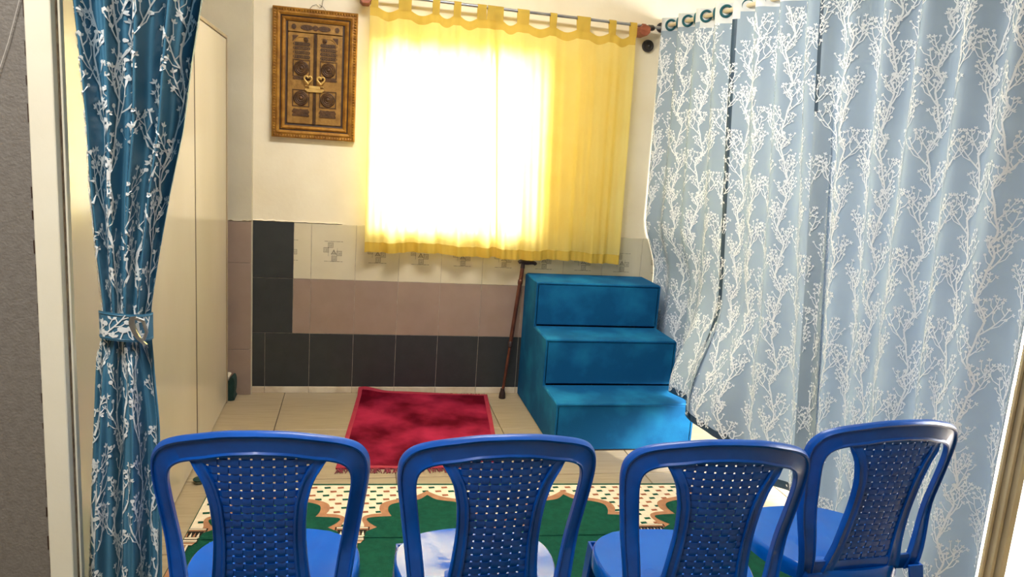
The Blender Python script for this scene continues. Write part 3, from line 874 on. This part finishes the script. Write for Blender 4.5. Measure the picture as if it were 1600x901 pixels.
# ------------------------------------------------------------------ right-hand curtains on their rod
RR = 2.263
def rx(s_): return 2.225 + .135 * s_
rrod = empty('long_curtain_rod', (rx(1.3), -1.3, RR))
tag(rrod, 'ivory pole carrying the three pale printed eyelet curtains on the right', 'curtain rod')
k = MB(); k.tube([(rx(.035) - rx(1.3), 1.265, 0), (rx(2.49) - rx(1.3), -1.19, 0)], .0115, 14); k.build('pole', M_ivrod, rrod, True)
k = MB(); k.lathe([(.028, 0), (.028, -.012), (.016, -.02), (.016, -.05)], (rx(0.04) - rx(1.3), 1.3 + PLY, 0), 'y', 16); k.build('wall_socket', M_black, rrod, True)

PERR = .214
motifs_r = [make_motif(21 + i, PERR, .108, .0052) for i in range(3)]
EYE0, EYES = .12, .18
def eyelet_curtain(name, label, st0, st1, sb0, sb1, hemz, lean, amp, offx, seed, mats_hem, left_hem, eyes, right_hem=0.0, lhem_zmin=-1):
    EYE0 = eyes[0]
    """hangs along the long pole; s runs from the back wall towards the hall"""
    root = empty(name, (rx((st0 + st1) / 2), -(st0 + st1) / 2, RR))
    ox, oy_, oz = root.location
    tag(root, label, 'curtain', 'pale printed eyelet curtains')
    ph = random.Random(seed).uniform(0, 6)
    ZT = RR + .042
    def sz(u, z):
        f = (ZT - z) / ZT
        return lerp(lerp(st0, st1, u), lerp(sb0, sb1, u), f ** 1.1 if f > 0 else 0)
    def pos(u, z):
        f = max(0, (ZT - z) / ZT)
        s0_ = lerp(st0, st1, u)
        s_ = sz(u, z)
        a = lerp(.036, amp, min(1, f * 1.8))
        dd = a * math.sin(2 * math.pi * (s0_ - EYE0) / EYES)
        dd += min(1, 1.4 * f) * .017 * math.sin(s0_ * 21 + ph + z * .5) + f * .005 * math.sin(s0_ * 51 + ph * 2 - z * 1.3)
        x = rx(s_) + dd + offx + lean(s_, z)
        return (x - ox, -s_ - oy_, z - oz)
    def zbot(u): return hemz(lerp(sb0, sb1, u))
    def zz(u, v): return lerp(ZT, zbot(u), v)
    nu = max(24, int((st1 - st0) / .0085)); nv = 60
    def mfn(u, v):
        z = zz(u, v); s0_ = lerp(st0, st1, u)
        if z > RR - .045: return 2
        if s0_ - st0 < left_hem and z > lhem_zmin: return 3
        if st1 - s0_ < right_hem: return 3
        if z - zbot(u) < mats_hem: return 3
        return 0
    k = MB(); k.grid(lambda u, v: pos(u, zz(u, v)), nu, nv, mfn=mfn)
    def ps(x, z):
        x = s_of(x); u = (x - st0) / (st1 - st0); p = pos(u, z); q = pos(min(1, u + .003), z); e = pos(max(0, u - .003), z)
        t = Vector(q) - Vector(e); n = Vector((-1, 0, 0)) if t.length == 0 else Vector((0, 0, 1)).cross(t).normalized()
        if n.x > 0: n = -n
        return Vector(p) + n * .0022
    # print runs along the cloth itself: table from length along the pleats to position on the pole
    tabl = [(0.0, st0 - .02)]; n_ = 900; ds = (st1 - st0 + .04) / n_; am = lerp(.036, amp, .75)
    for i in range(n_):
        s_ = st0 - .02 + (i + .5) * ds
        f_ = am * 2 * math.pi / EYES * math.cos(2 * math.pi * (s_ - EYE0) / EYES)
        tabl.append((tabl[-1][0] + math.sqrt(1 + f_ * f_) * ds, s_ + .5 * ds))
    LEN = tabl[-1][0]
    def s_of(x):
        if x <= 0: return st0 - .02
        lo, hi = 0, n_
        while hi - lo > 1:
            mdl = (lo + hi) // 2
            if tabl[mdl][0] <= x: lo = mdl
            else: hi = mdl
        a, c = tabl[lo], tabl[hi]
        return lerp(a[1], c[1], min(1, (x - a[0]) / (c[0] - a[0])))
    def ok(x, z):
        u = (s_of(x) - st0) / (st1 - st0)
        return 0.004 < u < .996 and zbot(u) + .004 < z < RR - .052
    r2 = random.Random(seed); c = 0; x = .0
    while x < LEN + .1:
        z = -.3 + (.107 if int(round(x / .116)) % 2 else 0)
        while z < RR:
            emit_print(k, motifs_r[r2.randrange(3)], x, z, ps, 1, fl=.0096, mirror=1 if r2.random() < .5 else -1, ok=ok)
            z += PERR
        x += .116
    k.build('cloth', [M_rev, M_revprint, M_header, M_hemd], root, 'full', recalc=False)
    for e in [e_ + h_ for e_ in eyes for h_ in (0, EYES / 2) if e_ + h_ < st1 - .02]:
        u = (e - st0) / (st1 - st0); p = Vector(pos(u, RR))
        p.x = rx(e) - ox
        t = Vector(pos(u + .004, RR)) - Vector(pos(u - .004, RR)); t.z = 0; t.normalize()
        w = Vector((0, 0, 1)); n = t.cross(w)
        k = MB(); Rm, rm = .027, .0068; N1, N2 = 24, 8
        ids = [[k.vert(p + (t * math.cos(i * 2 * math.pi / N1) + w * math.sin(i * 2 * math.pi / N1)) * (Rm + rm * math.cos(j * 2 * math.pi / N2)) + n * rm * 1.1 * math.sin(j * 2 * math.pi / N2)) for j in range(N2)] for i in range(N1)]
        for i in range(N1):
            for j in range(N2): k.face((ids[i][j], ids[(i+1) % N1][j], ids[(i+1) % N1][(j+1) % N2], ids[i][(j+1) % N2]))
        k.build('eyelet', M_teal, root, True)
    return root
def leanA(s_, z): return -.165 * sstep(.60, .80, s_) * sstep(.85, .30, z) + .085 * sstep(.68, .50, s_) * sstep(1.15, .80, z)
def leanB(s_, z): return (-.155 * sstep(1.40, 1.10, s_)) * sstep(.85, .25, z)
def leanC(s_, z): return .045 * sstep(2.33, 2.46, s_)
eyelet_curtain('printed_curtain', 'pale printed curtain nearest the back wall, brushing the side of the blue steps', .012, .800, .012, 1.09,
               lambda s_: lerp(.10, .275, sstep(.55, .66, s_)) - .05 * sstep(.94, 1.06, s_), leanA, .020, .006, 1, .045, .012, [.12, .30, .48, .66])
eyelet_curtain('printed_curtain', 'pale printed curtain in the middle, with dark edge strip and lifted hem', .792, 1.47, 1.03, 1.78,
               lambda s_: lerp(lerp(.225, .175, sstep(1.0, 1.25, s_)), .060, sstep(1.255, 1.30, s_)) + .03 * sstep(1.5, 1.7, s_), leanB, .014, -.012, 2, .04, .026, [.84, 1.02, 1.20, 1.38])
eyelet_curtain('printed_curtain', 'pale printed curtain nearest the hall, widest, ending at the right door jamb', 1.428, 2.493, 1.66, 2.493,
               lambda s_: .018, leanC, .016, -.03, 3, 0.0, .016, [1.475, 1.655, 1.835, 2.015, 2.195, 2.375], .012, 1.72)

# ------------------------------------------------------------------ left curtain, tied back
lc = empty('tied_curtain', (-.03, -2.52, 1.06))
tag(lc, 'petrol blue curtain with white sprig print, gathered and tied back at the left jamb', 'curtain')
XL = [(.0, -.168), (.35, -.147), (.53, -.136), (.785, -.118), (.932, -.106), (1.00, -.089), (1.06, -.087), (1.185, -.099), (1.335, -.111), (1.482, -.117), (1.623, -.126), (1.76, -.137), (2.3, -.175)]
XR = [(.0, .050), (.345, .046), (.527, .047), (.785, .045), (.934, .031), (1.005, .024), (1.062, .024), (1.19, .044), (1.345, .072), (1.497, .104), (1.645, .122), (1.79, .145), (2.3, .215)]
YC = -2.515
def lfold(u, z):
    a = interp([(0, .034), (.8, .026), (1.0, .014), (1.06, .014), (1.3, .024), (1.8, .044), (2.3, .046)], z)
    f = math.sin(2 * math.pi * (u * 4.3 + .25) + .5 * math.sin(z * 2.2)) + .45 * math.sin(2 * math.pi * (u * 9.1 + .1) + z * 1.2 + 1)
    if z < 1.0: f = math.sin(2 * math.pi * (u * 2.6 + .1) + .35 * math.sin(z * 4)) + .4 * math.sin(2 * math.pi * (u * 6.3 + .4) + z)
    return a * f
def lpos(u, z, off=0.0):
    x = lerp(interp(XL, z), interp(XR, z), u)
    edge = .03 * (1 - 4 * (u - .5) ** 2)
    bl = sstep(.90, 1.02, z)
    f = lfold(u, max(z, 1.0001)) * bl + lfold(u, min(z, .9999)) * (1 - bl)
    return Vector((x + .03, YC + 2.52 - edge + f - off, z - 1.06))
k = MB(); k.grid(lambda u, v: lpos(u, lerp(2.30, .012, v)), 100, 90, mfn=None)
PERL = .285
motifs_l = [make_motif(50 + i, PERL, .105, .0046) for i in range(5)]
# the print follows the cloth: share of the gathered length -> share of the visible width
LT = []
for iz in range(93):
    z = iz * .025; acc = [0.0]
    for iu in range(160): acc.append(acc[-1] + (lpos((iu + 1) / 160, z) - lpos(iu / 160, z)).length)
    LT.append([a / acc[-1] for a in acc])
def l_u(f, z):
    t = LT[max(0, min(92, int(round(z / .025))))]
    lo, hi = 0, 160
    while hi - lo > 1:
        md = (lo + hi) // 2
        if t[md] <= f: lo = md
        else: hi = md
    return (lo + (f - t[lo]) / max(1e-9, t[hi] - t[lo])) / 160
LFAB = .56
def lfz(f, z):
    k0 = max(0, min(91, int(z / .025))); w = z / .025 - k0
    a = l_u(f, k0 * .025); c = l_u(f, (k0 + 1) * .025); return lerp(a, c, max(0, min(1, w)))
def lps(x, z):
    u = lfz(max(0, min(1, x / LFAB + .5)), z)
    p = lpos(u, z); t = lpos(min(1, u + .006), z) - lpos(max(0, u - .006), z); n = Vector((0, 0, 1)).cross(t).normalized()
    if n.y > 0: n = -n
    return p + n * .0030
def lok(x, z): return abs(x) < LFAB * .492 and .02 < z < 2.29
r2 = random.Random(4); i = 0; x = -.26
while x < .30:
    z = -.2 + (.14 if i % 2 else 0) + .05 * i
    while z < 2.3:
        emit_print(k, motifs_l[r2.randrange(5)], x, z, lps, 1, fl=.0100, mirror=1 if r2.random() < .5 else -1, ok=lok); z += PERL
    x += .094; i += 1
k.build('cloth', [M_fp_dark, M_fp_print], lc, 'full', recalc=False)
# tie-back band and nickel hook
k = MB()
def band_p(u, v, off):
    z = lerp(.995, 1.062, v); z += .004 * math.sin(u * 5)
    a = lerp(-1.25, 1.35, u) * 1.05
    xc, hw = (-.0315), .0605
    return Vector((xc + hw * math.sin(a) + .03, .005 - (.052 + off) * math.cos(a), z - 1.06))
k.grid(lambda u, v: band_p(u, v, .012), 40, 6)
def bps(x, z): return band_p((x + .07) / .14, (z - .995) / .067, .0145)
for xx in (-.045, .03):
    emit_print(k, motifs_l[1 if xx < 0 else 3], xx, .90, bps, 1, fl=.013, ok=lambda x, z: -.068 < x < .06 and .997 < z < 1.06)
k.build('tieback_band', [M_fp_dark, M_fp_print], lc, 'full', recalc=False)
for zz in (1.000, 1.057):
    k = MB(); k.tube([band_p(i / 24, (zz - .995) / .067, .0135) for i in range(25)], .0011, 5); k.build('stitch_line', M_fp_dark, lc, True)
k = MB()
hk = smooth_path([(.004, 1.058), (.000, 1.045), (.004, 1.025), (.014, 1.006), (.028, .992)], 5)
loops = []
for i, p in enumerate(hk):
    w = lerp(.010, .004, i / (len(hk) - 1)); t = .003
    loops.append([(p.x - w + .03, -.068 - t, p.y - 1.06), (p.x + w * .4 + .03, -.066 - t, p.y - 1.06 + w * .3), (p.x + w * .4 + .03, -.062, p.y - 1.06 + w * .3), (p.x - w + .03, -.062, p.y - 1.06)])
k.loft(loops); k.tube([(.034, -.066, -.004), (.05, -.06, -.012), (.056, -.055, -.04), (.05, -.06, -.058)], .0042, 8); k.build('tieback_hook', M_hook, lc, True)

# loose white thread hanging in front of the grey wall
k = MB(); k.tube([(.05, 0, .30), (.022, -.001, .12), (0, -.002, .006), (-.026, -.002, -.085), (-.060, -.002, -.183), (-.10, 0, -.30)], .0008, 5)
o = k.build('loose_thread', M_thread, None, True, (-.197, -2.606, 1.735)); tag(o, 'thin white thread hanging slack across the grey wall at left', 'thread')

# ------------------------------------------------------------------ blue plastic chairs
LEAN, BOW = .26, 1.26
def yb(s_, z): return -LEAN * (z - .42) + BOW * s_ * s_ * sstep(.40, .62, z) + .12 * (z - .42) ** 2
def bp(s_, z, dep): return (s_, yb(s_, z) + dep, z)
HWI = [(.42, .086), (.443, .083), (.49, .077), (.545, .073), (.60, .071), (.65, .0715), (.70, .075), (.746, .085), (.775, .097), (.795, .108), (.812, .119), (.83, .13)]
def hw(z): return interp(HWI, z)
def build_chair():
    root = empty('plastic_chair')
    # arch-shaped frame
    o_half = [(.190, .40), (.203, .52), (.219, .64), (.230, .72), (.2330, .766), (.227, .800), (.207, .829), (.172, .849), (.124, .864), (.063, .8765), (0, .880)]
    i_half = [(.150, .40), (.163, .52), (.180, .64), (.190, .715), (.1915, .748), (.186, .771), (.172, .787), (.148, .799), (.112, .808), (.06, .821), (0, .826)]
    oo = smooth_path(o_half, 5); ii = smooth_path(i_half, 5)
    ol = [(p.x, p.y) for p in oo] + [(-p.x, p.y) for p in reversed(oo[:-1])]
    il = [(p.x, p.y) for p in ii] + [(-p.x, p.y) for p in reversed(ii[:-1])]
    sec = [(0, -.001), (.03, -.007), (.11, -.0145), (.18, -.013), (.24, -.0075), (.84, -.0065), (.92, -.0105), (1, -.0085), (1, .007), (.6, .009), (.1, .010), (0, .006)]
    k = MB(); loops = []
    for a, c in zip(ol, il):
        loops.append([bp(lerp(a[0], c[0], w), lerp(a[1], c[1], w), d_) for w, d_ in sec])
    k.loft(loops)
    # ribs either side of the woven panel
    for sg in (-1, 1):
        loops = []
        for i in range(29):
            z = lerp(.415, .811, i / 28); fade = 1 - .75 * sstep(.780, .806, z); hi = hw(z); ho = hi + interp([(.41, .040), (.5, .030), (.62, .0265), (.76, .027), (.80, .030), (.83, .034)], z)
            rs = [(0, -.004), (.06, -.0085), (.22, -.009), (.38, -.0055), (.75, -.007), (.93, -.0125), (1, -.009), (1, .006), (.5, .008), (0, .004)]
            loops.append([bp(sg * lerp(hi, ho, w), z, d_ * fade) for w, d_ in rs])
        k.loft(loops)
    # low cross piece below the panel
    loops = []
    for i in range(21):
        s_ = lerp(-.17, .17, i / 20)
        loops.append([bp(s_, .400, -.004), bp(s_, .440, -.007), bp(s_, .448, -.004), bp(s_, .448, .004), bp(s_, .40, .006)])
    k.loft(loops)
    k.build('back_frame', M_blue, root, True)
    # woven panel: real over-under strips
    k = MB(); PX, PZ = .0228, .0192
    rows = [(.4585 + j * PZ) for j in range(20)]
    def ptop(s_): return .831 - .9 * s_ * s_ - .05 * abs(s_)
    def strip(pts, wdir, w, th):
        loops = []
        for (s_, z, d_) in pts:
            if wdir == 'z': c = [(s_, z - w, d_ - th), (s_, z + w, d_ - th), (s_, z + w, d_ + th), (s_, z - w, d_ + th)]
            else: c = [(s_ - w, z, d_ - th), (s_ + w, z, d_ - th), (s_ + w, z, d_ + th), (s_ - w, z, d_ + th)]
            loops.append([bp(a, min(e, ptop(a)), f) for a, e, f in c])
        k.loft(loops)
    for j, z in enumerate(rows):
        h_ = hw(z) + .004
        if z - PZ / 2 > ptop(0): continue
        n = int(math.ceil(h_ / (PX / 2))); pts = []
        for i in range(-n, n + 1):
            s_ = max(-h_, min(h_, i * PX / 2))
            pts.append((s_, z, .0023 * math.cos(math.pi * (i / 2 + j))))
        strip(pts, 'z', PZ / 2 - .0023, .0011)
    for c in range(-6, 7):
        s_ = c * PX
        zs = [z for z in [.448 + q * PZ / 2 for q in range(42)] if abs(s_) < hw(z) + .008 and z < ptop(s_) + .004]
        if len(zs) < 3: continue
        # split into runs of consecutive heights
        run = [zs[0]]
        runs = []
        for z in zs[1:]:
            if z - run[-1] > PZ * .6: runs.append(run); run = [z]
            else: run.append(z)
        runs.append(run)
        for r_ in runs:
            if len(r_) < 2: continue
            strip([(s_, z, -.0023 * math.cos(math.pi * (c + (z - rows[0]) / PZ))) for z in r_], 's', PX / 2 - .0025, .0011)
    k.build('woven_panel', M_blue, root, True)
    # seat
    k = MB(); NA, NR = 72, 12
    def outline(a):
        # superellipse, wider at the front third
        c, s_ = math.cos(a), math.sin(a)
        ex = 2.6
        x = .206 * math.copysign(abs(c) ** (2 / ex), c); y = .205 * math.copysign(abs(s_) ** (2 / ex), s_)
        x *= 1 - .10 * max(0, -y / .205)
        return x, y
    def seatp(a, r_):
        x, y = outline(a); x *= r_; y = y * r_ + .185
        z = .408 + .012 * r_ ** 3 - .016 * sstep(.18, .40, y) * r_ - .010 * (1 - (x / .21) ** 2) * (1 - abs(y - .18) / .25)
        # moulded creases running out to the front corners
        for sg in (-1, 1):
            dd = abs((x - sg * (.05 + .32 * max(0, y - .16)))); z += .0022 * math.exp(-(dd / .006) ** 2) * sstep(.10, .16, y)
        z += .002 * math.exp(-((r_ - .80) / .03) ** 2)
        return x, y, z
    ring0 = []
    cidx = k.vert((0, .185, seatp(0, 0)[2]))
    rings = []
    for j in range(1, NR + 1): rings.append([k.vert(seatp(2 * math.pi * i / NA, j / NR)) for i in range(NA)])
    for dr, dz in ((1.018, -.004), (1.030, -.013), (1.034, -.030), (1.036, -.046), (1.016, -.046), (1.008, -.02), (.95, -.012)):
        L = []
        for i in range(NA):
            x, y, z = seatp(2 * math.pi * i / NA, 1); L.append(k.vert((x * dr, (y - .185) * dr + .185, z + dz)))
        rings.append(L)
    for i in range(NA): k.face((cidx, rings[0][i], rings[0][(i+1) % NA]))
    for A, B in zip(rings, rings[1:]):
        for i in range(NA): k.face((A[i], B[i], B[(i+1) % NA], A[(i+1) % NA]))
    k.face(rings[-1][::-1])
    k.build('seat', M_seat, root, True)
    # legs: angle-section, tapered and splayed
    def leg(x0, y0, z0, x1, y1, w0, w1, sx, sy):
        k = MB(); loops = []
        for t in (0, .15, .4, .7, 1):
            x, y, z = lerp(x0, x1, t), lerp(y0, y1, t), lerp(z0, 0, t); w = lerp(w0, w1, t); th = .006
            P = [(0, 0), (w, 0), (w, th), (th, th), (th, w), (0, w)]
            loops.append([(x - sx * p, y - sy * q_, z) for p, q_ in P])
        k.loft(loops); k.build('leg', M_blue, root)
    for sg in (-1, 1):
        leg(sg * .196, .352, .385, sg * .215, .395, .048, .028, sg, 1)
        leg(sg * .186, -.030, .425, sg * .215, -.105, .046, .028, sg, -1)
    return root
chair = build_chair()
CH = [(.316, -2.790, -.044, 'blue plastic chair with woven back, beside the tied curtain and wardrobe'),
      (.841, -2.822, .026, 'blue plastic chair with woven back, straight in front of the red rug'),
      (1.360, -2.867, -.067, 'blue plastic chair with woven back, in front of the blue steps'),
      (1.894, -2.750, .055, 'blue plastic chair set apart nearest the printed curtains and right door jamb')]
for i, (x, y, a, lab) in enumerate(CH):
    o = chair if i == 0 else copy_tree(chair)
    o.location = (x, y, .0125); o.rotation_euler = (0, 0, a)
    tag(o, lab, 'chair', 'blue plastic chairs in a row')
